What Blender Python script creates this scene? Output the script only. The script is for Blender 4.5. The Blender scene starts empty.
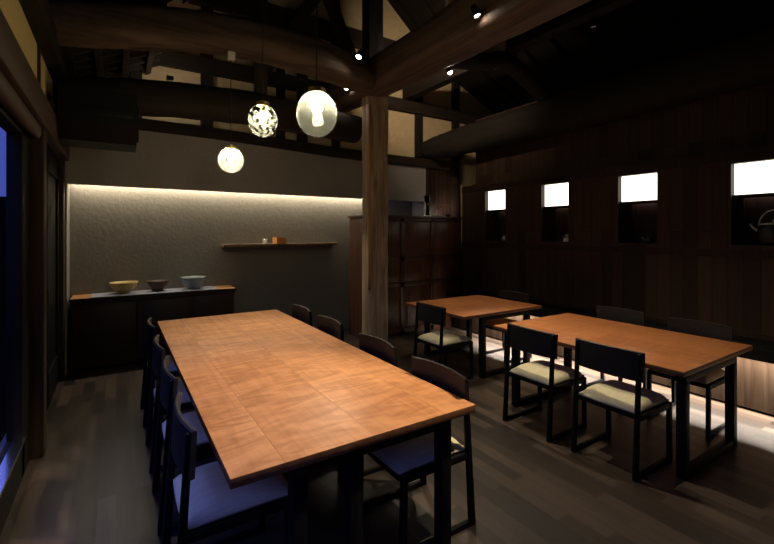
import bpy, bmesh, math, random
from mathutils import Vector, Matrix
R = math.radians
random.seed(7)
sc = bpy.context.scene
COL = sc.collection

# ------------------------------------------------------------------ camera, world, exposure
cam = bpy.data.objects.new('camera', bpy.data.cameras.new('camera'))
COL.objects.link(cam)
cam.location = (0, 0, 1.62)
cam.rotation_euler = (R(90), 0, R(-32.8))
cam.data.sensor_width = 36
cam.data.lens = 36 * 420 / 774
cam.data.shift_y = -39 / 774
cam.data.clip_start = 0.02
sc.camera = cam
sc.view_settings.view_transform = 'Standard'
sc.view_settings.look = 'None'
sc.view_settings.gamma = 1
sc.view_settings.use_curve_mapping = False
sc.view_settings.exposure = 0

wd = bpy.data.worlds.new('dusk'); sc.world = wd; wd.use_nodes = True
bg = wd.node_tree.nodes['Background']
bg.inputs[0].default_value = (0.058, 0.075, 0.37, 1)
bg.inputs[1].default_value = 1.0
_n = wd.node_tree.nodes; _l = wd.node_tree.links      # dusk sky: deep blue at the horizon, brighter overhead
_tc = _n.new('ShaderNodeTexCoord'); _sx = _n.new('ShaderNodeSeparateXYZ'); _mr = _n.new('ShaderNodeMapRange')
_l.new(_tc.outputs['Generated'], _sx.inputs[0]); _l.new(_sx.outputs[2], _mr.inputs[0])
_mr.inputs[1].default_value = .2; _mr.inputs[2].default_value = .6; _mr.inputs[3].default_value = 1.6; _mr.inputs[4].default_value = 7.2
_l.new(_mr.outputs[0], bg.inputs[1])

def area(name, loc, sx, sy, power, col, rot=(0, 0, 0), spread=180):
    l = bpy.data.lights.new(name, 'AREA'); l.shape = 'RECTANGLE'; l.size = sx; l.size_y = sy
    l.energy = power; l.color = col; l.spread = R(spread)
    o = bpy.data.objects.new(name, l); o.location = loc; o.rotation_euler = rot; COL.objects.link(o); return o
# daylight portal at the window
pt = area('window_portal', (-0.66, 1.45, 1.27), 2.0, 4.9, 1, (1, 1, 1), (0, R(-90), 0)); pt.data.cycles.is_portal = True
# LED strips: cove over the recessed wall, strip under the ledge on the right
area('cove_strip', (1.62, 6.30, 2.27), 4.15, 0.04, 42, (1, .86, .62))
area('ledge_strip', (4.79, 1.9, 0.548), 0.03, 5.6, 330, (1, .88, .75), (0, R(20), 0), 150)

# ------------------------------------------------------------------ materials
def new_mat(name):
    m = bpy.data.materials.new(name); m.use_nodes = True
    nt = m.node_tree; return m, nt, nt.nodes['Principled BSDF']
def N(nt, t, **kw):
    n = nt.nodes.new(t)
    for k, v in kw.items(): setattr(n, k, v)
    return n
def ramp(nt, fac, stops):
    r = N(nt, 'ShaderNodeValToRGB'); e = r.color_ramp.elements
    while len(e) < len(stops): e.new(0.5)
    for i, (p, c) in enumerate(stops): e[i].position = p; e[i].color = (*c, 1)
    nt.links.new(fac, r.inputs[0]); return r.outputs[0]
def coords(nt, scale=(1, 1, 1), rot=(0, 0, 0), kind='Object'):
    tc = N(nt, 'ShaderNodeTexCoord'); mp = N(nt, 'ShaderNodeMapping')
    mp.inputs['Scale'].default_value = scale; mp.inputs['Rotation'].default_value = rot
    nt.links.new(tc.outputs[kind], mp.inputs[0]); return mp.outputs[0]
def noise(nt, vec, scale=5, detail=4, rough=.55, dist=0):
    n = N(nt, 'ShaderNodeTexNoise'); n.inputs['Scale'].default_value = scale
    n.inputs['Detail'].default_value = detail; n.inputs['Roughness'].default_value = rough
    n.inputs['Distortion'].default_value = dist
    nt.links.new(vec, n.inputs['Vector']); return n.outputs['Fac']
def bump(nt, b, fac, strength=.2, dist=.01):
    bp = N(nt, 'ShaderNodeBump'); bp.inputs['Strength'].default_value = strength; bp.inputs['Distance'].default_value = dist
    nt.links.new(fac, bp.inputs['Height']); nt.links.new(bp.outputs[0], b.inputs['Normal'])
def mixc(nt, a, b, fac, mode='MIX'):
    m = N(nt, 'ShaderNodeMix', data_type='RGBA', blend_type=mode)
    for s, v in ((m.inputs[0], fac), (m.inputs[6], a), (m.inputs[7], b)):
        if hasattr(v, 'is_linked') or isinstance(v, bpy.types.NodeSocket): nt.links.new(v, s)
        else: s.default_value = v
    return m.outputs[2]

def wood(name, dark, light, axis='x', rough=.5, grain=1.0, bmp=.15, spec=.4):
    m, nt, b = new_mat(name)
    st = {'x': (.6, 9, 9), 'y': (9, .6, 9), 'z': (9, 9, .6)}[axis]
    v = coords(nt, tuple(s * grain for s in st))
    f = noise(nt, v, 2.2, 6, .6, .6)
    nt.links.new(ramp(nt, f, [(.3, dark), (.7, light)]), b.inputs['Base Color'])
    b.inputs['Roughness'].default_value = rough; b.inputs['Specular IOR Level'].default_value = spec
    bump(nt, b, f, bmp); return m
def plain(name, col, rough=.5, metal=0, spec=.5, nz=0):
    m, nt, b = new_mat(name)
    if nz:
        f = noise(nt, coords(nt), nz, 4)
        nt.links.new(ramp(nt, f, [(.3, tuple(c * .75 for c in col)), (.7, tuple(min(1, c * 1.2) for c in col))]), b.inputs['Base Color'])
        bump(nt, b, f, .1)
    else: b.inputs['Base Color'].default_value = (*col, 1)
    b.inputs['Roughness'].default_value = rough; b.inputs['Metallic'].default_value = metal
    b.inputs['Specular IOR Level'].default_value = spec; return m
def plaster(name, col, sc_=14, bmp=.25, rough=.9):
    m, nt, b = new_mat(name)
    v = coords(nt); f = noise(nt, v, sc_, 8, .65); g = noise(nt, v, 1.6, 3)
    c1 = ramp(nt, f, [(.25, tuple(c * .82 for c in col)), (.75, tuple(c * 1.15 for c in col))])
    c2 = mixc(nt, c1, (*[c * .8 for c in col], 1), g); nt.links.new(c2, b.inputs['Base Color'])
    b.inputs['Roughness'].default_value = rough; b.inputs['Specular IOR Level'].default_value = .15
    bump(nt, b, f, bmp, .008); return m
def emit(name, col, s):
    m, nt, b = new_mat(name); b.inputs['Base Color'].default_value = (*col, 1)
    b.inputs['Emission Color'].default_value = (*col, 1); b.inputs['Emission Strength'].default_value = s
    return m
def planks(name, cols, bw, rh, rot, rough, spec=.4, mortar=.003, gcol=(.01, .008, .006), figure=0, seam=.7, sq=1, off=.37):
    """boards: brick pattern with long cells, each with its own tone, plus grain along the board"""
    m, nt, b = new_mat(name)
    v = coords(nt, (1, 1, 1), rot)
    br = N(nt, 'ShaderNodeTexBrick', offset=off, offset_frequency=2, squash=sq, squash_frequency=3)
    nt.links.new(v, br.inputs['Vector'])
    br.inputs['Scale'].default_value = 1; br.inputs['Mortar Size'].default_value = mortar; br.inputs['Mortar Smooth'].default_value = .1
    br.inputs['Brick Width'].default_value = bw; br.inputs['Row Height'].default_value = rh; br.inputs['Bias'].default_value = 0
    br.inputs['Color1'].default_value = (0, 0, 0, 1); br.inputs['Color2'].default_value = (1, 1, 1, 1); br.inputs['Mortar'].default_value = (.5, .5, .5, 1)
    mp = N(nt, 'ShaderNodeMapping'); mp.inputs['Scale'].default_value = (1.0, 14, 14); nt.links.new(v, mp.inputs[0])
    # shift grain per board
    ad = N(nt, 'ShaderNodeVectorMath', operation='MULTIPLY_ADD'); nt.links.new(br.outputs['Color'], ad.inputs[0])
    ad.inputs[1].default_value = (7, 31, 5); nt.links.new(mp.outputs[0], ad.inputs[2])
    g = noise(nt, ad.outputs[0], 1.6, 6, .62, .8)
    tone = ramp(nt, br.outputs['Color'], [(i / (len(cols) - 1), c) for i, c in enumerate(cols)])
    gr = ramp(nt, g, [(.25, (.82, .79, .77)), (.75, (1.1, 1.1, 1.1))])
    c = mixc(nt, tone, gr, 1.0, 'MULTIPLY')
    if figure:
        mp2 = N(nt, 'ShaderNodeMapping'); mp2.inputs['Scale'].default_value = (4.6, 1.3, 1); mp2.inputs['Rotation'].default_value = (0, 0, R(14)); nt.links.new(v, mp2.inputs[0])
        ad2 = N(nt, 'ShaderNodeVectorMath', operation='MULTIPLY_ADD'); nt.links.new(br.outputs['Color'], ad2.inputs[0])
        ad2.inputs[1].default_value = (3, 9, 5); nt.links.new(mp2.outputs[0], ad2.inputs[2])
        f2 = noise(nt, ad2.outputs[0], 1.7, 3, .5, 2.4)
        c = mixc(nt, c, ramp(nt, f2, [(.32, (.74, .66, .6)), (.62, (1.1, 1.1, 1.1))]), figure, 'MULTIPLY')
    c = mixc(nt, c, (*gcol, 1), br.outputs['Fac']) if seam >= 1 else mixc(nt, c, mixc(nt, c, (*gcol, 1), seam), br.outputs['Fac'])
    nt.links.new(c, b.inputs['Base Color'])
    rr = ramp(nt, g, [(.2, (rough * 1.2,) * 3), (.8, (rough * .85,) * 3)]); nt.links.new(rr, b.inputs['Roughness'])
    b.inputs['Specular IOR Level'].default_value = spec
    bump(nt, b, g, .12, .004); return m

M = {}
M['floor'] = planks('floor_boards', [(.011, .008, .0065), (.038, .027, .02), (.072, .051, .037), (.022, .017, .014)], .62, .095, (0, 0, R(90)), .38, .45, .0016)
M['table'] = planks('table_boards', [(.46, .2, .075), (.57, .272, .112), (.5, .228, .088)], 1.9, .41, (0, 0, R(90)), .43, .32, .0016, (.12, .05, .02), figure=1.0, seam=.6)
M['table_red'] = planks('table_boards_red', [(.36, .13, .04), (.47, .19, .065), (.42, .155, .05)], 2.4, .3, (0, 0, R(90)), .36, .45, .0014, (.1, .035, .012), figure=.6, seam=.6)
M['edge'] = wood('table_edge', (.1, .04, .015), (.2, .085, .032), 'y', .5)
M['black_wood'] = wood('black_stained_wood', (.004, .004, .0042), (.009, .0085, .0085), 'z', .6, .8, .08, .1)
M['chair_back'] = wood('dark_stained_backrest', (.009, .0078, .0085), (.019, .0165, .0175), 'y', .5, .8, .06, .2)
M['steel'] = plain('black_steel', (.006, .006, .006), .55, 0, .12)
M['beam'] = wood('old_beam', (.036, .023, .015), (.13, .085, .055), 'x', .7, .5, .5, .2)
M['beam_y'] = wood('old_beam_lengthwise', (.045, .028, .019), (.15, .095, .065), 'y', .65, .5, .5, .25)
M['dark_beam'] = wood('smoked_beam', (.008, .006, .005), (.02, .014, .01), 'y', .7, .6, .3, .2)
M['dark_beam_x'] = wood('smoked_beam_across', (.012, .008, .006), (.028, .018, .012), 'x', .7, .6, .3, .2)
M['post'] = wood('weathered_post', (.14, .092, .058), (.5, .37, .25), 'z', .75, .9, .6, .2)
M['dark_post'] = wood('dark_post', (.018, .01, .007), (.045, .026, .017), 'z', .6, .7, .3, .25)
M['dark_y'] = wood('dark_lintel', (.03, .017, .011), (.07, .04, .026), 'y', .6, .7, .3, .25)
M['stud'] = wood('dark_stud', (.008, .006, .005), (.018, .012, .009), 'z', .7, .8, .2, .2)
M['grey_plaster'] = plaster('grey_plaster', (.215, .2, .175), 26, .5)
M['grey_dark'] = plaster('dark_grey_plaster', (.29, .265, .24), 26, .3)
M['beige'] = plaster('beige_plaster', (.55, .41, .24), 9, .15)
M['yellow'] = plaster('yellow_plaster', (.56, .42, .18), 9, .1)
M['roof'] = wood('roof_boards', (.006, .005, .004), (.016, .011, .008), 'y', .85, .6, .1, .1)
M['wall_boards'] = planks('dark_wall_boards', [(.022, .0125, .01), (.052, .027, .019), (.036, .0195, .0145)], 2.6, .13, (0, R(90), 0), .6, .15, .004, (.002, .002, .002))
M['wall_wood'] = wood('dark_wall_wood', (.018, .009, .007), (.034, .017, .012), 'z', .6, .7, .2, .15)
M['kick'] = wood('ledge_panel_wood', (.014, .009, .006), (.05, .033, .022), 'z', .9, .5, .4, .0)
M['tansu'] = wood('cabinet_wood', (.035, .013, .007), (.08, .031, .016), 'z', .45, .6, .1, .45)
M['tansu_panel'] = wood('cabinet_panel_wood', (.05, .018, .009), (.105, .04, .018), 'z', .42, .5, .1, .45)
M['sideboard'] = wood('sideboard_wood', (.018, .009, .007), (.034, .017, .012), 'x', .45, .6, .1, .35)
M['side_top'] = wood('sideboard_top_wood', (.36, .17, .06), (.52, .27, .11), 'x', .45, .8, .1)
M['runner'] = plain('blue_grey_cloth', (.3, .31, .37), .8, 0, .3, 60)
M['shelf'] = wood('shelf_wood', (.12, .075, .04), (.22, .14, .08), 'x', .5, .8, .15)
M['masu'] = wood('cedar_box', (.5, .19, .055), (.66, .3, .1), 'x', .5, 1.5, .1)
M['brass'] = plain('brass', (.62, .45, .18), .35, 1)
M['cord'] = plain('black_cord', (.01, .01, .01), .6)
M['bulb'] = emit('bulb_glow', (1, .84, .6), 210)
M['spot_lens'] = emit('spot_lens', (1, .9, .75), 260)
M['lens_off'] = plain('spot_glass', (.3, .3, .3), .15, 0, .6)
M['lightbox'] = emit('lit_paper', (1, .92, .78), 2.6)
M['black_case'] = plain('black_casing', (.004, .004, .0045), .55, 0, .25)
M['night'] = plain('night_ground', (.002, .002, .002), 1, 0, 0)
M['iron'] = plain('cast_iron', (.03, .028, .027), .38, .8, .5, 40)
M['highlight_metal'] = plain('highlight_metal', (.72, .68, .6), .35, .35)  # light base colour paints highlights onto the kettle's lid, spout and handle
M['steel_bright'] = plain('polished_metal', (.75, .72, .66), .18, 1)
M['ceramic_y'] = plain('yellow_glaze', (.45, .33, .13), .35, 0, .5, 18)
M['ceramic_b'] = plain('brown_glaze', (.075, .042, .033), .3, 0, .5, 18)
M['ceramic_g'] = plain('blue_grey_glaze', (.23, .26, .28), .35, 0, .5, 14)
M['white_glaze'] = plain('white_glaze', (.75, .72, .68), .3)
M['terracotta'] = plain('warm_clay', (.55, .3, .18), .5)
M['tray'] = plain('pale_tray', (.5, .47, .42), .4)

def cushion_mat():
    m, nt, b = new_mat('beige_linen')
    v = coords(nt); w = noise(nt, coords(nt, (1, 12, 1)), 9, 5, .6); f = noise(nt, v, 180, 3)
    c = ramp(nt, w, [(.3, (.54, .49, .32)), (.7, (.68, .625, .42))]); nt.links.new(c, b.inputs['Base Color'])
    b.inputs['Roughness'].default_value = .85; b.inputs['Specular IOR Level'].default_value = .2
    bump(nt, b, f, .2, .003); return m
M['cushion'] = cushion_mat()

def skin(nt, f0=.04, mx=.9):
    lw = N(nt, 'ShaderNodeLayerWeight'); lw.inputs[0].default_value = .5
    p = N(nt, 'ShaderNodeMath', operation='POWER'); nt.links.new(lw.outputs['Facing'], p.inputs[0]); p.inputs[1].default_value = 5
    q = N(nt, 'ShaderNodeMath', operation='MULTIPLY_ADD'); nt.links.new(p.outputs[0], q.inputs[0]); q.inputs[1].default_value = mx - f0; q.inputs[2].default_value = f0
    return q.outputs[0]
def globe_mat(name, tint, clear, frost, vein):
    """blown glass: partly clear, partly milky, with a glossy skin"""
    m = bpy.data.materials.new(name); m.use_nodes = True; nt = m.node_tree; nt.nodes.clear()
    out = N(nt, 'ShaderNodeOutputMaterial')
    tr = N(nt, 'ShaderNodeBsdfTransparent'); tr.inputs[0].default_value = (*tint, 1)
    tl = N(nt, 'ShaderNodeBsdfTranslucent'); gl = N(nt, 'ShaderNodeBsdfGlossy'); gl.inputs['Roughness'].default_value = .08
    v = coords(nt)
    if vein == 'crack':
        f = noise(nt, v, 34, 1, .4, .3)
        fr = ramp(nt, f, [(.44, (clear,) * 3), (.54, (frost,) * 3)])
        tcol = ramp(nt, f, [(.44, (.45, .5, .42)), (.54, tint)])
        bumpf = f
    else:
        wv = noise(nt, coords(nt, (1, 1, .35)), 13, 2, .5, .6)
        sx = N(nt, 'ShaderNodeSeparateXYZ'); nt.links.new(v, sx.inputs[0])
        ma = N(nt, 'ShaderNodeMath', operation='MULTIPLY_ADD'); nt.links.new(sx.outputs[2], ma.inputs[0]); ma.inputs[1].default_value = 4.5; nt.links.new(wv, ma.inputs[2])
        f = ma.outputs[0]
        fr = ramp(nt, f, [(.2, (clear,) * 3), (.75, (frost,) * 3)])
        tcol = ramp(nt, f, [(.1, tint), (.6, tuple(min(1, c * 1.15) for c in tint))]); bumpf = wv
    nt.links.new(tcol, tr.inputs[0]); tl.inputs[0].default_value = (.93, 1, .88, 1)
    m1 = N(nt, 'ShaderNodeMixShader'); nt.links.new(fr, m1.inputs[0]); nt.links.new(tr.outputs[0], m1.inputs[1]); nt.links.new(tl.outputs[0], m1.inputs[2])
    bp = N(nt, 'ShaderNodeBump'); bp.inputs['Strength'].default_value = .5; bp.inputs['Distance'].default_value = .01
    nt.links.new(bumpf, bp.inputs['Height']); nt.links.new(bp.outputs[0], gl.inputs['Normal'])
    m2 = N(nt, 'ShaderNodeMixShader'); nt.links.new(skin(nt, .012, .5), m2.inputs[0]); nt.links.new(m1.outputs[0], m2.inputs[1]); nt.links.new(gl.outputs[0], m2.inputs[2])
    nt.links.new(m2.outputs[0], out.inputs[0]); return m
def pane_mat():
    m = bpy.data.materials.new('window_glass'); m.use_nodes = True; nt = m.node_tree; nt.nodes.clear()
    out = N(nt, 'ShaderNodeOutputMaterial'); tr = N(nt, 'ShaderNodeBsdfTransparent'); gl = N(nt, 'ShaderNodeBsdfGlossy')
    gl.inputs['Roughness'].default_value = .01; tr.inputs[0].default_value = (.92, .95, .96, 1)
    m2 = N(nt, 'ShaderNodeMixShader'); nt.links.new(skin(nt, .03, .45), m2.inputs[0]); nt.links.new(tr.outputs[0], m2.inputs[1]); nt.links.new(gl.outputs[0], m2.inputs[2])
    nt.links.new(m2.outputs[0], out.inputs[0]); return m
M['pane'] = pane_mat()
M['globe_green'] = globe_mat('green_blown_glass', (.74, .87, .68), .02, .13, 'wave')
M['globe_crack'] = globe_mat('crackled_glass', (.86, .9, .8), .0, .12, 'crack')
M['globe_small'] = globe_mat('pale_blown_glass', (.9, .95, .86), .07, .2, 'crack')
M['clear_glass'] = globe_mat('clear_glass', (.96, .97, .96), .0, .08, 'wave')

# ------------------------------------------------------------------ mesh helpers
def add_box(bm, x0, x1, y0, y1, z0, z1, bev=0, seg=2, mat=None):
    vs = [bm.verts.new((x, y, z)) for x in (x0, x1) for y in (y0, y1) for z in (z0, z1)]
    fs = [bm.faces.new([vs[i] for i in f]) for f in ((0, 1, 3, 2), (4, 6, 7, 5), (0, 4, 5, 1), (2, 3, 7, 6), (0, 2, 6, 4), (1, 5, 7, 3))]
    if mat is not None: bmesh.ops.transform(bm, matrix=mat, verts=vs)
    if bev:
        es = list({e for f in fs for e in f.edges})
        bmesh.ops.bevel(bm, geom=es, offset=bev, segments=seg, affect='EDGES', profile=.5)
def sweep(bm, pts, ring, close=True, cap=True):
    """pts: list of ring-position lists"""
    rows = [[bm.verts.new(p) for p in r] for r in ring]
    n = len(rows[0])
    for a, b in zip(rows, rows[1:]):
        for i in range(n if close else n - 1):
            bm.faces.new((a[i], a[(i + 1) % n], b[(i + 1) % n], b[i]))
    if cap and close: bm.faces.new(rows[0][::-1]); bm.faces.new(rows[-1])
def add_tube(bm, path, rad, n=10, jitter=0, sq=1.0, cap=True):
    path = [Vector(p) for p in path]; rings = []
    up0 = Vector((0, 0, 1))
    for i, p in enumerate(path):
        t = (path[min(i + 1, len(path) - 1)] - path[max(i - 1, 0)]).normalized()
        u = up0 if abs(t.dot(up0)) < .95 else Vector((1, 0, 0))
        s = t.cross(u).normalized(); w = s.cross(t).normalized()
        r = rad[i] if isinstance(rad, (list, tuple)) else rad
        ra, rb = r if isinstance(r, tuple) else (r, r)
        ring = []
        for k in range(n):
            a = 2 * math.pi * k / n; c, d = math.cos(a), math.sin(a)
            c = math.copysign(abs(c) ** sq, c); d = math.copysign(abs(d) ** sq, d)
            j = 1 + random.uniform(-jitter, jitter)
            ring.append(p + s * (ra * c * j) + w * (rb * d * j))
        rings.append(ring)
    sweep(bm, path, rings, True, cap)
def smooth_path(ctrl, n):
    """Catmull-Rom through control tuples (any length)"""
    P = [ctrl[0]] + list(ctrl) + [ctrl[-1]]; out = []
    segs = len(ctrl) - 1
    for s in range(segs):
        p0, p1, p2, p3 = P[s:s + 4]
        for k in range(n):
            t = k / n
            out.append(tuple(.5 * ((2 * b) + (-a + c) * t + (2 * a - 5 * b + 4 * c - d) * t * t + (-a + 3 * b - 3 * c + d) * t ** 3) for a, b, c, d in zip(p0, p1, p2, p3)))
    out.append(tuple(ctrl[-1])); return out
def add_lathe(bm, prof, n=32, c=(0, 0, 0), wob=0):
    rows = []
    for r, z in prof:
        rows.append([bm.verts.new((c[0] + r * math.cos(2 * math.pi * k / n) * (1 + wob * math.sin(3 * 2 * math.pi * k / n)), c[1] + r * math.sin(2 * math.pi * k / n), c[2] + z)) for k in range(n)] if r > 1e-5 else [bm.verts.new((c[0], c[1], c[2] + z))])
    for a, b in zip(rows, rows[1:]):
        for k in range(n):
            k2 = (k + 1) % n
            if len(a) == 1 and len(b) == 1: continue
            if len(a) == 1: bm.faces.new((a[0], b[k2], b[k]))
            elif len(b) == 1: bm.faces.new((a[k], a[k2], b[0]))
            else: bm.faces.new((a[k], a[k2], b[k2], b[k]))
def add_poly(bm, poly, axis, a, b):
    """prism of a 2-D polygon; axis 'y': poly is (x,z) extruded y a..b; 'x': poly is (y,z); 'z': poly is (x,y)"""
    def P(u, v, w): return {'y': (u, w, v), 'x': (w, u, v), 'z': (u, v, w)}[axis]
    A = [bm.verts.new(P(u, v, a)) for u, v in poly]; B = [bm.verts.new(P(u, v, b)) for u, v in poly]
    bm.faces.new(A); bm.faces.new(B[::-1])
    for i in range(len(A)):
        j = (i + 1) % len(A); bm.faces.new((A[i], B[i], B[j], A[j]))
def obj(name, bm, mat, parent=None, smooth=False, loc=None):
    bmesh.ops.recalc_face_normals(bm, faces=bm.faces)
    me = bpy.data.meshes.new(name); bm.to_mesh(me); bm.free()
    me.materials.append(M[mat] if isinstance(mat, str) else mat)
    if smooth:
        me.polygons.foreach_set('use_smooth', [True] * len(me.polygons))
        if smooth != 'all': me.set_sharp_from_angle(angle=R(40))
    o = bpy.data.objects.new(name, me); COL.objects.link(o)
    if loc: o.location = loc
    if parent: o.parent = parent
    return o
def box(name, x0, x1, y0, y1, z0, z1, mat, parent=None, bev=0):
    bm = bmesh.new(); add_box(bm, x0, x1, y0, y1, z0, z1, bev); return obj(name, bm, mat, parent, smooth=bool(bev))
def boxes(name, L, mat, parent=None, bev=0):
    bm = bmesh.new()
    for b in L: add_box(bm, *b, bev)
    return obj(name, bm, mat, parent, smooth=bool(bev))
def tag(o, label, cat, group=None):
    o['label'] = label; o['category'] = cat
    if group: o['group'] = group
    return o
def thing(name, label, cat, loc=(0, 0, 0), rotz=0, group=None):
    o = bpy.data.objects.new(name, None); COL.objects.link(o); o.empty_display_size = .1
    o.location = loc; o.rotation_euler = (0, 0, rotz); return tag(o, label, cat, group)
def struct(o): o['kind'] = 'structure'; return o
def dup(root, loc, rotz, label, group=None):
    r = root.copy(); COL.objects.link(r); r.location = loc; r.rotation_euler = (0, 0, rotz); r['label'] = label
    if group: r['group'] = group
    for ch in list(root.children):
        c = ch.copy(); COL.objects.link(c); c.parent = r
        for g in ch.children:
            d = g.copy(); COL.objects.link(d); d.parent = c
    return r

# ------------------------------------------------------------------ the room shell
XR = 5.15           # face of the right wall
struct(box('floor', -.75, 8.0, -2.6, 6.5, -.1, 0, 'floor'))
# left wall: window bay, post, sliding door, plaster above the lintel
struct(boxes('wall_left', [(-.62, -.5, -2.6, 6.5, 2.40, 2.46), (-.62, -.52, 5.86, 6.5, 0, 2.42), (-.62, -.5, -2.6, -1.1, 0, 2.42)], 'wall_wood'))
struct(boxes('wall_left_plaster', [(-.62, -.53, -2.6, 6.5, 2.44, 3.15)], 'yellow')).name = 'wall_left.001'
struct(boxes('trim_1', [(-.56, -.45, -2.6, 6.0, 2.44, 2.67)], 'dark_y', bev=.012))
struct(box('trim_0', -.62, -.42, -2.6, 6.0, 3.12, 3.34, 'dark_beam', bev=.01))
for i, y in enumerate((.4, 2.4, 4.36, 5.6)):
    struct(box('trim_%d' % (2 + i), -.56, -.515, y - .04, y + .04, 2.66, 3.14, 'dark_post'))
bm = bmesh.new(); add_tube(bm, [(-.485, -2.6, 2.345), (-.485, 1, 2.345), (-.485, 3.86, 2.345)], [(.035, .055)] * 3, 14, 0, .8)
struct(obj('trim_6', bm, 'dark_y', smooth=True))
# window_1: tall fixed pane with bottom rail
w = struct(boxes('window_1', [(-.60, -.52, 3.62, 3.9, 0, 2.4), (-.60, -.52, -1.1, -.95, 0, 2.4), (-.60, -.52, .95, 1.05, 0, 2.4), (-.60, -.52, -1.0, 3.7, 2.27, 2.4), (-.60, -.52, -1.0, 3.7, 0, .27)], 'black_wood', bev=.004))
boxes('window_rail', [(-.56, -.5, -1.0, 3.62, .265, .285)], 'steel_bright', w)
boxes('window_pane', [(-.575, -.567, .98, 3.66, .24, 2.3), (-.575, -.567, -1.0, 1.02, .24, 2.3)], 'pane', w)
# door_1: dark sliding door between the window post and the back corner
d = struct(boxes('door_1', [(-.58, -.53, 4.05, 4.17, 0, 2.38), (-.58, -.53, 5.74, 5.86, 0, 2.38), (-.58, -.53, 4.05, 5.86, 2.2, 2.38), (-.58, -.53, 4.05, 5.86, 0, .3), (-.58, -.53, 4.9, 5.0, 0, 2.38), (-.565, -.55, 4.1, 5.8, .2, 2.3)], 'black_wood', bev=.004))
box('door_pull', -.532, -.522, 4.93, 4.97, .95, 1.1, 'iron', d, .003)
struct(box('trim_7', -.58, -.44, 3.9, 4.05, 0, 2.38, 'dark_post', bev=.01))
struct(box('trim_8', -.58, -.49, 5.84, 6.0, 0, 2.4, 'dark_post', bev=.006))

# back wall: upper face at y = 6, recess below it, gable plaster above
struct(boxes('wall_back', [(-.49, 4.7, 6.0, 6.14, 2.19, 2.9)], 'grey_dark'))
struct(boxes('wall_back_recess', [(-.49, 4.8, 6.36, 6.5, 0, 2.6), (-.60, -.475, 5.99, 6.4, 0, 2.3), (4.66, 4.8, 6.0, 6.4, 0, 2.3)], 'grey_plaster')).name = 'wall_back.001'
bm = bmesh.new(); add_box(bm, -.7, 8, 6.10, 6.25, 2.86, 7.5); struct(obj('gable', bm, 'beige')).name = 'wall_back.002'
struct(box('wall_back', 5.42, 8, 6.06, 6.2, 0, 2.95, 'beige')).name = 'wall_back.003'
bm = bmesh.new()
for k in range(6): add_box(bm, 4.70 + k * .1, 4.79 + k * .1, 6.0, 6.06, 1.0, 2.9)
add_box(bm, 4.70, 5.3, 6.05, 6.1, 0, 2.95); add_box(bm, 4.70, 5.3, 5.99, 6.05, 2.12, 2.17)
struct(obj('wall_back_boards', bm, 'wall_wood')).name = 'wall_back.004'
struct(box('trim_9', 5.3, 5.47, 5.96, 6.1, 0, 3.0, 'dark_post', bev=.006))
# studs and nuki rails of the gable
tn = 10
def trim(x0, x1, y0, y1, z0, z1, mat='stud'):
    global tn
    o = struct(box('trim_%d' % tn, x0, x1, y0, y1, z0, z1, mat)); tn += 1; return o
for x0, x1, z0, z1 in ((.95, 1.1, 2.98, 4.7), (1.98, 2.1, 2.98, 4.6), (2.3, 2.45, 2.98, 5.0), (2.88, 3.0, 2.98, 6.0), (4.52, 4.66, 2.98, 5.0), (5.4, 5.54, 2.98, 4.7), (.15, .27, 2.98, 4.0), (4.42, 4.55, 4.6, 6.0), (3.55, 3.66, 4.0, 4.7)):
    trim(x0, x1, 6.03, 6.1, z0, z1)
trim(-.6, 6.6, 6.0, 6.1, 3.76, 3.96, 'dark_beam_x')
trim(.8, 4.4, 6.01, 6.1, 4.66, 4.94, 'dark_beam_x')

# right wall: dark boards with four lit display niches
NICHE = [(4.55, 4.98), (3.45, 3.88), (2.34, 2.78), (1.2, 1.66)]
Z0, Z1, ZL = 1.50, 2.31, 2.0
L = [(XR, XR + .1, -2.6, 5.53, 0, Z0 - .012), (XR, XR + .1, -2.6, 5.53, Z1 + .012, 2.44)]
edges = [5.53] + [v for a, b in NICHE for v in (b + .012, a - .012)] + [-2.6]
for i in range(0, len(edges), 2): L.append((XR, XR + .1, edges[i + 1], edges[i], Z0 - .012, Z1 + .012))
struct(boxes('wall_right', L, 'wall_boards'))
struct(boxes('wall_right_back', [(XR + .36, XR + .42, -2.6, 5.53, 0, 2.44)] + [(XR + .1, XR + .36, a, b, 0, 2.44) for a, b in ((5.01, 5.5), (3.91, 4.52), (2.81, 3.42), (1.69, 2.31), (-2.6, 1.17))], 'wall_wood')).name = 'wall_right.001'
struct(boxes('wall_right_upper', [(XR + .14, XR + .3, -2.6, 5.34, 2.44, 3.6), (XR + .05, XR + .3, -2.6, 5.34, 2.42, 2.46)], 'wall_boards')).name = 'wall_right.002'
for z0, z1, pr in ((1.38, 1.455, .01), (2.335, 2.42, .012), (.61, .66, .01)):
    trim(XR - pr, XR + .02, -2.6, 5.53, z0, z1, 'wall_wood')
for k, (a, b) in enumerate(NICHE):
    n = struct(boxes('window_%d' % (2 + k), [(XR - .004, XR + .36, a - .012, a, Z0 - .012, Z1 + .012), (XR - .004, XR + .36, b, b + .012, Z0 - .012, Z1 + .012), (XR - .004, XR + .36, a, b, Z0 - .012, Z0), (XR - .004, XR + .36, a, b, Z1, Z1 + .012), (XR + .04, XR + .3, a, b, ZL - .02, ZL)], 'dark_post'))
    box('lit_panel', XR + .07, XR + .3, a + .004, b - .004, ZL, Z1, 'lightbox', n)
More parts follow.
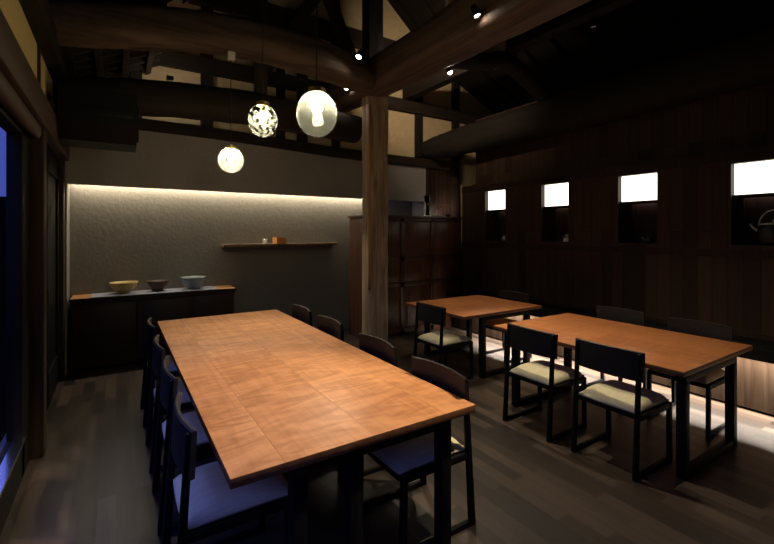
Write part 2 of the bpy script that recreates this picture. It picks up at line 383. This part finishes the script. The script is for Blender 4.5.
# ceiling: kinked gable roof, dark boards, rafters and battens
prof = [(-.95, 3.4), (2.9, 6.5), (5.0, 4.76), (6.4, 4.16), (8.0, 3.6)]
bm = bmesh.new()
up = [(x, z + .12) for x, z in prof]
add_poly(bm, prof + up[::-1], 'y', -2.6, 6.4)
for k in range(18):
    y = -2.3 + k * .48
    for (xa, za), (xb, zb) in zip(prof, prof[1:]):
        add_poly(bm, [(xa, za), (xb, zb), (xb, zb - .09), (xa, za - .09)], 'y', y, y + .07)
for t in [i / 9 for i in range(1, 9)]:
    x = -.95 + t * 3.85; z = 3.4 + t * 3.1
    add_poly(bm, [(x - .03, z - .15), (x + .03, z - .09), (x + .03, z + .01), (x - .03, z - .04)], 'y', -2.6, 6.3)
struct(obj('ceiling', bm, 'roof'))
bm = bmesh.new()   # lower sloping boards over the back left corner
add_poly(bm, [(-.6, 3.26), (.44, 3.74), (.44, 4.5), (.38, 4.5), (.38, 3.79), (-.6, 3.34)], 'y', 4.86, 6.02)
for k in range(5): add_poly(bm, [(-.6, 3.2), (.44, 3.68), (.44, 3.75), (-.6, 3.27)], 'y', 4.95 + k * .22, 5.0 + k * .22)
for k in range(4): add_poly(bm, [(-.42 + k * .24, 3.25 + k * .111), (-.36 + k * .24, 3.278 + k * .111), (-.36 + k * .24, 3.38 + k * .111), (-.42 + k * .24, 3.35 + k * .111)], 'y', 4.86, 6.02)
struct(obj('ceiling_slope', bm, 'dark_beam_x')).name = 'ceiling.001'
struct(boxes('wall_front', [(-.62, 8, -2.7, -2.6, 0, 7)], 'wall_wood'))
struct(boxes('wall_right_far', [(7.9, 8.0, -2.6, 6.4, 0, 4)], 'roof')).name = 'wall_right.003'

# ------------------------------------------------------------------ heavy timber
bm = bmesh.new()
ctrl = [(3.02, -2.4, 3.66, .26, .24), (3.0, 1.5, 3.68, .25, .23), (2.97, 3.4, 3.69, .235, .23), (2.96, 5.0, 3.70, .225, .215), (2.9, 6.02, 3.70, .2, .19)]
sp = smooth_path(ctrl, 8)
add_tube(bm, [p[:3] for p in sp], [(p[3], p[4]) for p in sp], 20, .02, .5)
tag(obj('roof_beam', bm, 'beam_y', smooth='all'), 'massive brown ceiling beam running lengthwise over the central post, with spotlights on its side', 'beam')
bm = bmesh.new()
ctrl = [(-.52, 4.6, 3.42, .17, .17), (-.2, 4.6, 3.48, .175, .18), (.5, 4.58, 3.61, .18, .19), (1.1, 4.55, 3.67, .19, .19), (1.8, 4.55, 3.66, .2, .2), (2.3, 4.6, 3.62, .19, .19), (2.71, 4.7, 3.6, .18, .18)]
sp = smooth_path(ctrl, 8)
add_tube(bm, [p[:3] for p in sp], [(p[3], p[4]) for p in sp], 16, .03, .7)
tag(obj('log_crossbeam', bm, 'beam', smooth='all'), 'bowed brown log crossbeam with lit underside, above the pendant lamps', 'beam')
bm = bmesh.new()
ctrl = [(-.52, 5.45, 3.0, .17, .2), (.1, 5.45, 3.12, .18, .19), (1.2, 5.45, 3.2, .2, .2), (2.2, 5.45, 3.18, .19, .2), (3.4, 5.45, 3.1, .18, .19)]
ctrl[-1] = (2.98, 5.45, 3.14, .18, .19)
sp = smooth_path(ctrl, 8)
add_tube(bm, [p[:3] for p in sp], [(p[3], p[4]) for p in sp], 16, .03, .75)
tag(obj('log_crossbeam', bm, 'dark_beam_x', smooth='all'), 'darker lower log crossbeam just in front of the grey back wall', 'beam')
bm = bmesh.new()
sp = smooth_path([(-.6, 6.03, 2.96, .1, .075), (1.2, 6.03, 2.95, .1, .075), (3.2, 6.03, 2.88, .1, .08), (5.2, 6.03, 2.88, .1, .08)], 6)
add_tube(bm, [p[:3] for p in sp], [(p[3], p[4]) for p in sp], 12, .02, .4)
tag(obj('wall_plate', bm, 'dark_beam_x', smooth=True), 'thin dark beam topping the grey back wall below the beige plaster', 'beam')
bm = bmesh.new()
ctrl = [(5.12, -2.5, 3.3, .17, .24), (5.12, 1.3, 3.28, .17, .24), (5.1, 3.5, 3.24, .17, .25), (5.06, 5.0, 3.22, .17, .24), (4.86, 5.7, 3.16, .16, .2), (4.74, 6.05, 3.12, .15, .15)]
sp = smooth_path(ctrl, 8)
add_tube(bm, [p[:3] for p in sp], [(p[3], p[4]) for p in sp], 16, .02, .6)
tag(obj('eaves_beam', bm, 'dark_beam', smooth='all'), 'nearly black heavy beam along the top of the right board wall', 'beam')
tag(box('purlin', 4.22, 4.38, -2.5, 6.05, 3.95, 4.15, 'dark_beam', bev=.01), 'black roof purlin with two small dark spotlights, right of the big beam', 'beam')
bm = bmesh.new()
sp = smooth_path([(3.15, 3.75, 3.66, .1, .1), (3.8, 3.75, 3.74, .1, .1), (4.3, 3.75, 3.84, .1, .1), (5.1, 3.75, 3.5, .1, .1)], 5)
add_tube(bm, [p[:3] for p in sp], [(p[3], p[4]) for p in sp], 10, .02, .7)
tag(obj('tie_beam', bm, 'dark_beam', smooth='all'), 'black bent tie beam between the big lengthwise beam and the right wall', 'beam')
bm = bmesh.new(); add_poly(bm, [(3.25, 3.7), (3.9, 3.76), (4.42, 3.86), (4.55, 4.5), (4.2, 5.0), (3.25, 5.0)], 'y', 3.72, 3.78)
struct(obj('wall_partition', bm, 'beige')).name = 'wall_right.004'

# the central post: square, weathered, slightly irregular
bm = bmesh.new()
rings = []
for i in range(15):
    z = 3.5 * i / 14; j = lambda: random.uniform(-.008, .008)
    x0, x1, y0, y1 = 2.87, 3.19, 4.9, 5.12
    c = .028
    rings.append([Vector((x, y, z)) + Vector((j(), j(), 0)) for x, y in ((x0 + c, y0), (x1 - c, y0), (x1, y0 + c), (x1, y1 - c), (x1 - c, y1), (x0 + c, y1), (x0, y1 - c), (x0, y0 + c))])
sweep(bm, None, rings)
post = tag(obj('timber_post', bm, 'post', smooth=True), 'weathered square timber post in the middle of the room, standing before the tall cabinet', 'post')
bm = bmesh.new()
sp = [(2.868, 4.985, z, r, .004) for z, r in ((.85, .004), (1.0, .018), (1.5, .022), (2.2, .016), (2.9, .026), (3.35, .02))]
add_tube(bm, [(p[0] + .012, p[1] - .075, p[2]) for p in sp], [(p[3] * 1.1, .02) for p in sp], 8)
M['scar'] = wood('fresh_split_wood', (.3, .14, .07), (.42, .22, .12), 'z', .7)
obj('split_strip', bm, 'scar', post, smooth='all')['label'] = 'paler reddish split strip'
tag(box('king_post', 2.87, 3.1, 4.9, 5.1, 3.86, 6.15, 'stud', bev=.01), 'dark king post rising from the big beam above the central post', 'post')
bm = bmesh.new(); add_box(bm, 1.5, 1.64, 5.38, 5.52, 3.41, 5.05, .008)
tag(obj('strut_post', bm, 'dark_post', smooth=True), 'slim brown upright strut standing on the lower log crossbeam', 'post')
for nm, pts, lab in (('roof_brace', [(1.75, 5.9, 3.9), (2.75, 5.9, 5.55)], 'dark diagonal roof brace left of the king post, leaning right'),
                     ('roof_brace', [(2.45, 5.75, 5.6), (3.2, 5.75, 4.0)], 'dark diagonal roof brace beside the king post, leaning left')):
    bm = bmesh.new(); add_tube(bm, pts, .09, 8, 0, .6); tag(obj(nm, bm, 'dark_beam_x', smooth=True), lab, 'brace')

# ------------------------------------------------------------------ ledge with light under it
t = thing('wall_ledge', 'low black ledge along the right wall with a lit panel beneath', 'ledge', (4.95, 1.9, 0))
def off(o, t): o.parent = t; o.matrix_parent_inverse = Matrix.Translation(t.location).inverted(); return o
off(box('ledge_top', 4.72, XR, -1.0, 5.45, .565, .61, 'black_wood', bev=.004), t)
off(box('ledge_lip', 4.72, 4.745, -1.0, 5.45, .5, .567, 'black_wood'), t)
off(box('lit_panel', 4.86, 4.89, -1.0, 5.45, .02, .566, 'kick'), t)

# ------------------------------------------------------------------ tall cabinet behind the post
t = thing('tall_cabinet', 'tall reddish-brown wooden cabinet with panelled doors behind the timber post', 'cabinet', (4.1, 5.75, 0))
def P(o): return off(o, t)
P(box('body', 3.14, 5.1, 5.53, 5.98, 0, 1.86, 'tansu'))
P(box('cabinet_top', 3.11, 5.11, 5.48, 5.99, 1.86, 1.9, 'tansu', bev=.004))
rails = [(1.80, 1.86), (1.16, 1.24), (.76, .84), (.0, .1)]
P(boxes('face_frame', [(3.14, 5.1, 5.505, 5.535, a, b) for a, b in rails] + [(a, b, 5.505, 5.535, 0, 1.86) for a, b in ((3.14, 3.26), (3.80, 3.88), (4.42, 4.48), (5.04, 5.1))], 'tansu', bev=.003))
for zi, (a, b) in enumerate(((1.24, 1.80), (.84, 1.16), (.1, .76))):
    for xa, xb in ((3.26, 3.80), (3.88, 4.42), (4.48, 5.04)):
        dr = P(boxes('door' if zi != 1 else 'drawer', [(xa + .004, xb - .004, 5.515, 5.532, a + .004, b - .004)], 'tansu_panel', bev=.002))
        if zi != 1:
            pn = boxes('door_panel', [(xa + .06, xb - .06, 5.509, 5.517, a + .06, b - .06)], 'tansu_panel', bev=.003)
            pn.parent = dr
        if zi == 2 or zi == 1:
            bm = bmesh.new(); kx = xb - .24 if zi == 2 else (xa + xb) / 2
            kz = .5 if zi == 2 else 1.0
            bmesh.ops.create_uvsphere(bm, u_segments=12, v_segments=8, radius=.026 if zi == 2 and xa == 3.88 else .012, matrix=Matrix.Translation((kx, 5.495, kz)))
            obj('knob', bm, 'steel_bright' if zi == 2 and xa == 3.88 else 'iron', dr, smooth='all')
tag(box('flat_tray', 4.52, 4.86, 5.62, 5.86, 1.9, 1.925, 'tray', bev=.006), 'pale flat tray lying on top of the tall cabinet', 'tray')

# ------------------------------------------------------------------ sideboard with bowls
t = thing('sideboard', 'long low dark sideboard with three doors under the grey wall', 'sideboard', (.46, 6.15, 0))
P(box('body', -.44, 1.36, 5.995, 6.355, .05, .80, 'sideboard'))
P(box('plinth', -.41, 1.33, 6.02, 6.34, 0, .05, 'black_wood'))
P(boxes('front_rail', [(-.44, 1.37, 5.975, 5.997, .79, .835)], 'sideboard', bev=.002))
P(box('countertop', -.445, 1.38, 5.97, 6.358, .835, .865, 'side_top', bev=.003))
P(boxes('counter_edge', [(-.446, 1.382, 5.962, 5.971, .828, .862)], 'sideboard'))
for xa, xb in ((-.435, .20), (.21, .845), (.855, 1.355)):
    dr = P(boxes('door', [(xa, xb, 5.978, 5.996, .06, .785)], 'sideboard', bev=.003))
    q = boxes('door_panel', [(xa + .07, xb - .07, 5.974, 5.98, .13, .715)], 'sideboard', bev=.002); q.parent = dr
bm = bmesh.new(); add_box(bm, -.25, 1.15, 5.964, 6.34, .866, .871, .002)
tag(obj('table_runner', bm, 'runner', smooth=True), 'blue-grey cloth runner lying along the sideboard top under the bowls', 'runner')
def bowl(x, y, prof, mat, lab, wob=.0):
    bm = bmesh.new(); add_lathe(bm, prof, 40, (0, 0, 0), wob)
    return tag(obj('bowl', bm, mat, smooth='all', loc=(x, y, .872)), lab, 'bowl', 'bowls on the sideboard')
def bprof(r, h, foot, lip=.012, belly=.55):
    return [(0, 0), (foot, 0), (foot * 1.02, .014), (foot * 1.15, .02), (r * (.55 + .3 * belly), h * .3), (r * .97, h * .68), (r * .98, h * .88), (r + lip, h), (r + lip - .006, h + .004), (r - .012, h * .9), (r * .88, h * .55), (r * .55, h * .22), (0, h * .16)]
bowl(.08, 6.16, bprof(.145, .135, .065), 'ceramic_y', 'yellow-ochre glazed bowl with flared rim, leftmost on the sideboard')
bowl(.45, 6.16, bprof(.125, .13, .065, .004), 'ceramic_b', 'dark brown bowl between the yellow and the grey bowls')
bowl(.87, 6.16, bprof(.145, .155, .075, .012, .8), 'ceramic_g', 'blue-grey glazed bowl with uneven rim, rightmost on the sideboard', .02)

# wall shelf with box and glass
bm = bmesh.new()
add_poly(bm, [(1.26, 6.16), (1.9, 6.15), (2.5, 6.165), (2.98, 6.19), (3.03, 6.2), (3.03, 6.36), (1.26, 6.36)], 'z', 1.425, 1.46)
tag(obj('wall_shelf', bm, 'shelf', smooth=True), 'thin wooden shelf on the grey back wall, holding a little square box', 'shelf')
t = thing('square_box', 'small orange cedar drinking box standing on the wall shelf', 'box', (2.08, 6.24, 1.46), R(6))
s_, h_ = .075, .095
boxes('box_body', [(-s_, s_, -s_, -s_ + .012, 0, h_), (-s_, s_, s_ - .012, s_, 0, h_), (-s_, -s_ + .012, -s_ + .012, s_ - .012, 0, h_), (s_ - .012, s_, -s_ + .012, s_ - .012, 0, h_), (-s_ + .01, s_ - .01, -s_ + .01, s_ - .01, 0, .014)], 'masu', t)
bm = bmesh.new(); add_lathe(bm, [(0, 0), (.03, 0), (.034, .08), (.032, .08), (.028, .008), (0, .008)], 24)
tag(obj('drinking_glass', bm, 'clear_glass', smooth='all', loc=(1.86, 6.25, 1.46)), 'small clear glass standing left of the square box on the wall shelf', 'glass')

# black air conditioner in the corner
t = thing('air_conditioner', 'black boxy air conditioner hung high in the back left corner', 'air conditioner', (-.14, 5.0, 2.47))
bm = bmesh.new()
add_poly(bm, [(4.75, 2.66), (4.87, 2.49), (5.18, 2.47), (5.24, 2.52), (5.24, 2.96), (4.75, 2.96)], 'x', -.445, .17)
P(obj('casing', bm, 'black_case'))
P(boxes('air_louver', [(-.41, .13, 4.742, 4.752, 2.72, 2.79)], 'black_case', bev=.002))
P(boxes('drain_pipe', [(.17, .195, 5.0, 5.03, 2.55, 2.9)], 'steel', bev=.004))

# ------------------------------------------------------------------ tables
def make_table(name, label, x0, x1, y0, y1, frames, mat, th=.035, bw=.06, legs_x=None):
    cx, cy = (x0 + x1) / 2, (y0 + y1) / 2
    t = thing(name, label, 'table', (cx, cy, 0))
    bm = bmesh.new(); add_box(bm, x0 - cx, x1 - cx, y0 - cy, y1 - cy, .72 - th, .72, .003)
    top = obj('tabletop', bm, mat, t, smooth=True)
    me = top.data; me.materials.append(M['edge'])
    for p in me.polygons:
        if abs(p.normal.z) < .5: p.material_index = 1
    zt = .72 - th
    for fy, xs in frames:
        lo, hi = min(xs), max(xs)
        for x in xs:
            box('leg', x - bw / 2 - cx, x + bw / 2 - cx, fy - bw / 2 - cy, fy + bw / 2 - cy, .0, zt - .05, 'steel', t, .004)
        box('floor_bar', lo - cx, hi - cx, fy - bw / 2 + .004 - cy, fy + bw / 2 - .004 - cy, 0, .05, 'steel', t, .004)
        box('top_bar', lo - bw / 2 - cx, hi + bw / 2 - cx, fy - bw / 2 - cy, fy + bw / 2 - cy, zt - .05, zt, 'steel', t, .004)
    fx = frames[0][1]; fa, fb = frames[0][0], frames[-1][0]
    for x in (min(fx) + .1, max(fx) - .1):
        box('stretcher', x - .02 - cx, x + .02 - cx, min(fa, fb) + bw / 2 - cy, max(fa, fb) - bw / 2 - cy, zt - .04, zt - .005, 'steel', t)
    return t
make_table('dining_table', 'long wide orange-brown wooden table in the foreground under the pendant lamps', .35, 1.585, 1.6, 4.87, [(1.66, (.63, .89, 1.41)), (4.6, (.63, .89, 1.41))], 'table', .04, .064)
make_table('dining_table', 'mid-sized reddish wooden table at right with four chairs', 3.08, 4.28, 1.24, 2.88, [(1.275, (3.15, 3.95)), (2.655, (3.15, 3.95))], 'table_red', .035, .06)
make_table('dining_table', 'small square wooden table at the back beside the tall cabinet', 3.14, 4.44, 3.34, 4.43, [(3.38, (3.45, 4.2)), (4.37, (3.45, 4.2))], 'table_red', .035, .06)

# ------------------------------------------------------------------ chairs
def make_chair(label, group):
    t = thing('dining_chair', label, 'chair', (0, 0, 0), 0, group)
    hw = .22
    for s in (-1, 1):
        y0, y1 = s * hw - .014, s * hw + .014
        bm = bmesh.new(); add_poly(bm, [(-.285, 0), (-.245, 0), (-.2, .82), (-.226, .82)], 'y', y0, y1)
        bmesh.ops.bevel(bm, geom=bm.edges[:], offset=.004, segments=1, affect='EDGES'); obj('rear_leg', bm, 'black_wood', t)
        bm = bmesh.new(); add_poly(bm, [(.185, 0), (.222, 0), (.215, .415), (.18, .415)], 'y', y0, y1)
        bmesh.ops.bevel(bm, geom=bm.edges[:], offset=.004, segments=1, affect='EDGES'); obj('front_leg', bm, 'black_wood', t)
        box('runner', -.25, .19, y0 + .002, y1 - .002, 0, .03, 'black_wood', t, .003)
        box('side_rail', -.225, .185, y0 + .003, y1 - .003, .375, .415, 'black_wood', t, .003)
    box('seat_frame', -.235, .225, -hw + .014, hw - .014, .385, .42, 'black_wood', t, .004)
    # cushion: rounded pad, crowned, with a crease near the back
    bm = bmesh.new(); nx, ny = 18, 16; rows = []
    def e(u): return max(0, 1 - abs(u) ** 5) ** .5
    top = []
    for i in range(nx + 1):
        u = -1 + 2 * i / nx; r = []
        for j in range(ny + 1):
            v = -1 + 2 * j / ny
            x = u * .232 - .004; y = v * .212
            x *= 1 - .03 * v * v; z = .422 + .056 * min(e(u * .995), 1) * e(v * .995) + .006 * (1 - u * u)
            z -= .012 * math.exp(-((u + .62) / .06) ** 2) * e(v) + .006 * math.exp(-((u + .8) / .05) ** 2)
            z -= .012 * (1 - v * v) * (1 - u * u)
            r.append(bm.verts.new((x, y, z)))
        top.append(r)
    for i in range(nx):
        for j in range(ny): bm.faces.new((top[i][j], top[i + 1][j], top[i + 1][j + 1], top[i][j + 1]))
    border = [top[i][0] for i in range(nx + 1)] + [top[nx][j] for j in range(1, ny + 1)] + [top[i][ny] for i in range(nx - 1, -1, -1)] + [top[0][j] for j in range(ny - 1, 0, -1)]
    low = [bm.verts.new((v.co.x, v.co.y, .42)) for v in border]
    for i in range(len(border)):
        k = (i + 1) % len(border); bm.faces.new((border[i], border[k], low[k], low[i]))
    bm.faces.new(low[::-1])
    obj('cushion', bm, 'cushion', t, smooth='all')
    # backrest: broad curved board, bowed back in the middle
    bm = bmesh.new(); n = 14; rings = []
    for i in range(n + 1):
        v = -1 + 2 * i / n; y = v * .245; bow = -.035 * (1 - v * v)
        zt = .83 + .006 * (1 - v * v); zb = .635
        def xx(z): return -.204 - .02 * 0 + (z - .82) * .055
        rings.append([(xx(zb) + bow + .004, y, zb), (xx(zb) + bow + .018, y, zb + .004), (xx(zt) + bow + .016, y, zt - .004), (xx(zt) + bow + .004, y, zt), (xx(zt) + bow - .004, y, zt - .006), (xx(zb) + bow - .004, y, zb + .006)])
    sweep(bm, None, rings); obj('backrest', bm, 'chair_back', t, smooth=True)
    return t
CH = [
 (.46, 2.07, 0, 'black chair nearest the camera on the window side of the long table', 'chairs along the window side of the long table'),
 (.47, 2.78, 0, 'second black chair from the camera on the window side of the long table', 'chairs along the window side of the long table'),
 (.47, 3.47, 0, 'third black chair from the camera on the window side of the long table', 'chairs along the window side of the long table'),
 (.47, 4.27, 0, 'black chair farthest along the window side of the long table, near the sideboard', 'chairs along the window side of the long table'),
 (1.40, 1.93, 180, 'black chair tucked under the long table at its near right corner, cushion showing', 'chairs along the inner side of the long table'),
 (1.42, 2.66, 180, 'second black chair from the camera on the inner side of the long table', 'chairs along the inner side of the long table'),
 (1.44, 3.52, 180, 'third chair on the inner side of the long table, left of the post foot', 'chairs along the inner side of the long table'),
 (1.45, 4.25, 180, 'farthest chair on the inner side of the long table, by the grey wall', 'chairs along the inner side of the long table'),
 (3.12, 1.65, 0, 'black chair with beige seat, nearer of two on the near side of the mid-sized table', 'chairs around the mid-sized table'),
 (3.09, 2.28, 0, 'black chair with beige seat, farther of two on the near side of the mid-sized table', 'chairs around the mid-sized table'),
 (4.15, 1.64, 180, 'dark chair on the wall side of the mid-sized table, the nearer one', 'chairs around the mid-sized table'),
 (4.20, 2.36, 180, 'dark chair on the wall side of the mid-sized table, the farther one', 'chairs around the mid-sized table'),
 (3.12, 3.64, 0, 'black chair with beige seat pulled up to the small square table, facing the wall', 'chairs at the small square table'),
 (4.26, 3.80, 180, 'dark chair on the wall side of the small square table', 'chairs at the small square table'),
]
proto = None
for x, y, a, lab, grp in CH:
    if proto is None:
        proto = make_chair(lab, grp); proto.location = (x, y, 0)
    else: dup(proto, (x, y, 0), R(a), lab, grp)

# ------------------------------------------------------------------ pendant lamps
def pendant(x, y, zc, r, rz, ztop, mat, lab):
    t = thing('pendant_lamp', lab, 'pendant lamp', (x, y, zc), 0, 'glass pendant lamps over the long table')
    bm = bmesh.new(); n = 32; prof = []
    a0 = math.asin(min(.99, .045 / r))
    for i in range(n + 1):
        a = a0 + (math.pi - a0) * i / n; prof.append((r * math.sin(a) if i < n else 0, rz * math.cos(a)))
    prof[0] = (.045, prof[0][1])
    add_lathe(bm, prof, 72); obj('glass_globe', bm, mat, t, smooth='all')
    zt = prof[0][1]
    bm = bmesh.new(); add_lathe(bm, [(0, zt + .034), (.02, zt + .034), (.024, zt + .026), (.05, zt + .022), (.05, zt - .006), (.046, zt - .006), (0, zt - .002)], 28)
    obj('brass_cap', bm, 'brass', t, smooth=True)
    bm = bmesh.new(); add_tube(bm, [(0, 0, zt + .03), (0, 0, ztop - zc)], .0035, 8); obj('cord', bm, 'cord', t)
    bm = bmesh.new(); add_lathe(bm, [(0, zt - .002), (.018, zt - .002), (.018, zt - .05), (0, zt - .05)], 16); obj('lamp_socket', bm, 'brass', t, smooth=True)
    bm = bmesh.new(); bmesh.ops.create_uvsphere(bm, u_segments=16, v_segments=12, radius=.034, matrix=Matrix.Translation((0, 0, zt - .082))); obj('bulb', bm, 'bulb', t, smooth='all')
    return t
pendant(.97, 2.25, 2.305, .116, .132, 4.62, 'globe_green', 'largest glass globe pendant with green tint, nearest the camera')
pendant(.97, 3.31, 2.505, .112, .13, 4.62, 'globe_crack', 'middle pendant with crackled egg-shaped glass')
p3 = pendant(.99, 4.50, 2.37, .125, .13, 3.44, 'globe_small', 'smallest-looking glowing globe pendant, farthest, before the grey wall')
box('ceiling_rose', -.035, .035, -.035, .035, 3.40 - 2.37, 3.478 - 2.37, 'white_glaze', p3, .004)

# ------------------------------------------------------------------ spotlights on the beams
def spot(loc, target, energy, lit, lab, base, size=72, blend=.8, col=(1, .83, .6)):
    t = thing('spotlight', lab, 'spotlight', loc, 0, 'small spotlights on the roof timbers')
    d = (Vector(target) - Vector(loc)).normalized(); q = d.to_track_quat('-Z', 'Y').to_matrix().to_4x4()
    bm = bmesh.new(); add_lathe(bm, [(0, .06), (.022, .06), (.03, .045), (.033, -.045), (.03, -.045), (.028, -.02), (0, -.02)], 24); bm.transform(q); obj('housing', bm, 'black_case', t, smooth=True)
    bm = bmesh.new(); add_lathe(bm, [(0, -.032), (.015, -.034), (.027, -.03), (0, -.021)], 20); bm.transform(q); obj('lens', bm, 'spot_lens' if lit else 'lens_off', t, smooth=True)
    bm = bmesh.new(); add_tube(bm, [(0, 0, .0), tuple(Vector(base) - Vector(loc))], .008, 8); obj('bracket', bm, 'black_case', t)
    if energy:
        l = bpy.data.lights.new('spot_beam', 'SPOT'); l.energy = energy; l.spot_size = R(size); l.spot_blend = blend; l.color = col; l.shadow_soft_size = .03
        o = bpy.data.objects.new('spot_beam', l); COL.objects.link(o); o.location = Vector(loc) + d * .06; o.rotation_euler = d.to_track_quat('-Z', 'Y').to_euler()
spot((2.66, 1.2, 3.60), (.6, 1.95, .72), 560, True, 'unseen spotlight added on the near end of the big beam, almost overhead of the camera', (2.8, 1.2, 3.64), 46, .6)  # added out of view to brighten the near end of the long table
spot((2.67, 2.7, 3.58), (3.5, 1.9, .72), 190, True, 'lit spotlight on the near part of the big beam, at the top of the picture', (2.8, 2.7, 3.64))
spot((2.37, 4.27, 3.69), (1.0, 3.3, .72), 270, True, 'upper of two lit spotlights near the top of the central post', (2.38, 4.415, 3.66), 54, .7)
spot((2.70, 5.22, 3.66), (1.2, 4.3, .72), 90, True, 'lower of two lit spotlights near the top of the central post', (2.8, 5.22, 3.68), 48, .7)

spot((3.3, 3.77, 3.54), (3.4, 2.1, .72), 190, True, 'white-faced spotlight under the right side of the big beam', (3.16, 3.77, 3.6), 60)
spot((4.3, 3.97, 3.86), (3.7, 3.85, .72), 150, False, 'dark spotlight under the purlin, farther of two', (4.3, 3.97, 3.95), 50)
spot((4.3, 2.59, 3.86), (3.68, 2.0, .72), 0, False, 'dark spotlight under the purlin, nearer of two', (4.3, 2.59, 3.95), 50)

def uplight(loc, target, energy, lab):
    t = thing('uplight', lab, 'uplight', loc)
    d = (Vector(target) - Vector(loc)).normalized()
    boxes('housing', [(-.035, .035, -.03, .03, -.01, .03)], 'black_case', t, .004)
    boxes('lens', [(-.028, .028, .03, .034, -.004, .026)], 'spot_lens', t)
    l = bpy.data.lights.new('uplight_beam', 'SPOT'); l.energy = energy; l.spot_size = R(125); l.spot_blend = 1; l.color = (1, .82, .58); l.shadow_soft_size = .05
    o = bpy.data.objects.new('uplight_beam', l); COL.objects.link(o); o.location = Vector(loc) + d * .08; o.rotation_euler = d.to_track_quat('-Z', 'Y').to_euler()
uplight((3.05, 4.1, 3.945), (5.6, 6.1, 4.1), 125, 'small uplight lying on top of the big beam, shining at the gable plaster')
uplight((5.0, 5.74, 1.925), (5.6, 6.06, 2.7), 6, 'small uplight added on top of the tall cabinet near the right corner')  # added fixture that brightens the beige plaster in the corner
uplight((.52, 5.42, 3.395), (1.2, 6.1, 3.9), 1.2, 'small uplight on top of the lower log crossbeam')

# ------------------------------------------------------------------ ornaments in the niches
def lathe_thing(name, lab, cat, loc, prof, mat):
    bm = bmesh.new(); add_lathe(bm, prof, 20); return tag(obj(name, bm, mat, smooth='all', loc=loc), lab, cat)
lathe_thing('round_ornament', 'tiny white round ornament in the niche nearest the tall cabinet', 'ornament', (XR + .07, 4.64, Z0), [(0, 0), (.022, 0), (.034, .02), (.034, .045), (.02, .06), (.012, .07), (.0, .078)], 'white_glaze')
t = thing('figurine', 'small white and clay coloured figurine in the second lit niche', 'figurine', (XR + .07, 3.52, Z0))
bm = bmesh.new(); add_lathe(bm, [(0, 0), (.045, 0), (.05, .02), (.04, .045), (.022, .055), (0, .056)], 20); obj('body', bm, 'white_glaze', t, smooth='all')
bm = bmesh.new(); bmesh.ops.create_uvsphere(bm, u_segments=14, v_segments=10, radius=.026, matrix=Matrix.Translation((0, 0, .078))); obj('head', bm, 'terracotta', t, smooth='all')
bm = bmesh.new(); add_lathe(bm, [(0, 0), (.012, .0), (.015, .012), (0, .02)], 12, (-.04, .02, .05)); obj('arm', bm, 'terracotta', t, smooth='all')
t = thing('small_teapot', 'small dark teapot with metal glints in the third lit niche', 'teapot', (XR + .08, 2.46, Z0))
bm = bmesh.new(); add_lathe(bm, [(0, 0), (.035, 0), (.055, .03), (.05, .06), (.025, .075), (0, .076)], 24); obj('body', bm, 'iron', t, smooth='all')
bm = bmesh.new(); bmesh.ops.create_uvsphere(bm, u_segments=10, v_segments=8, radius=.01, matrix=Matrix.Translation((0, 0, .084))); obj('lid_knob', bm, 'steel_bright', t, smooth='all')
bm = bmesh.new(); add_tube(bm, [(0, .045, .03), (0, .075, .05), (0, .09, .075)], [.012, .009, .007], 8); obj('spout', bm, 'steel_bright', t, smooth='all')
bm = bmesh.new(); add_tube(bm, smooth_path([(0, -.048, .05), (0, -.085, .06), (0, -.08, .03), (0, -.05, .025)], 4), .006, 8); obj('handle', bm, 'iron', t, smooth='all')
t = thing('iron_kettle', 'large dark iron kettle with arched bail handle in the nearest lit niche', 'kettle', (XR + .125, 1.365, Z0))
bm = bmesh.new(); add_lathe(bm, [(0, 0), (.1, 0), (.135, .04), (.14, .1), (.12, .16), (.1, .19), (.1, .2), (.095, .2), (.0, .195)], 36); obj('body', bm, 'iron', t, smooth='all')
bm = bmesh.new(); add_lathe(bm, [(.085, .2), (.108, .2), (.11, .208), (.085, .214), (0, .222), (0, .2)], 36); obj('lid', bm, 'highlight_metal', t, smooth='all')
bm = bmesh.new(); bmesh.ops.create_uvsphere(bm, u_segments=12, v_segments=8, radius=.016, matrix=Matrix.Translation((0, 0, .238))); obj('lid_knob', bm, 'highlight_metal', t, smooth='all')
bm = bmesh.new(); add_tube(bm, [(0, .12, .14), (0, .16, .17), (0, .185, .21)], [.013, .01, .008], 10); obj('spout', bm, 'highlight_metal', t, smooth='all')
bm = bmesh.new(); add_tube(bm, [(0, -.115 * math.cos(a), .19 + .15 * math.sin(a)) for a in [math.pi * i / 18 for i in range(19)]], .007, 8); obj('handle', bm, 'highlight_metal', t, smooth='all')

# ------------------------------------------------------------------ outside
tag(box('garden_wall', -9, -.75, 12, 12.2, -.1, 2.4, 'night'), 'dark garden wall seen beyond the window at dusk', 'wall')
tag(boxes('sky_block_fence', [(-2.7, -2.6, -6, 11.9, -.1, 1.85)], 'night'), 'dark fence added outside along the window to block low sky light', 'fence')  # added to keep low sky light from reaching under the long table
gm = box('floor_outside', -12, -.75, -6, 14, -.2, -.1, 'night'); gm.name = 'floor.001'; struct(gm)
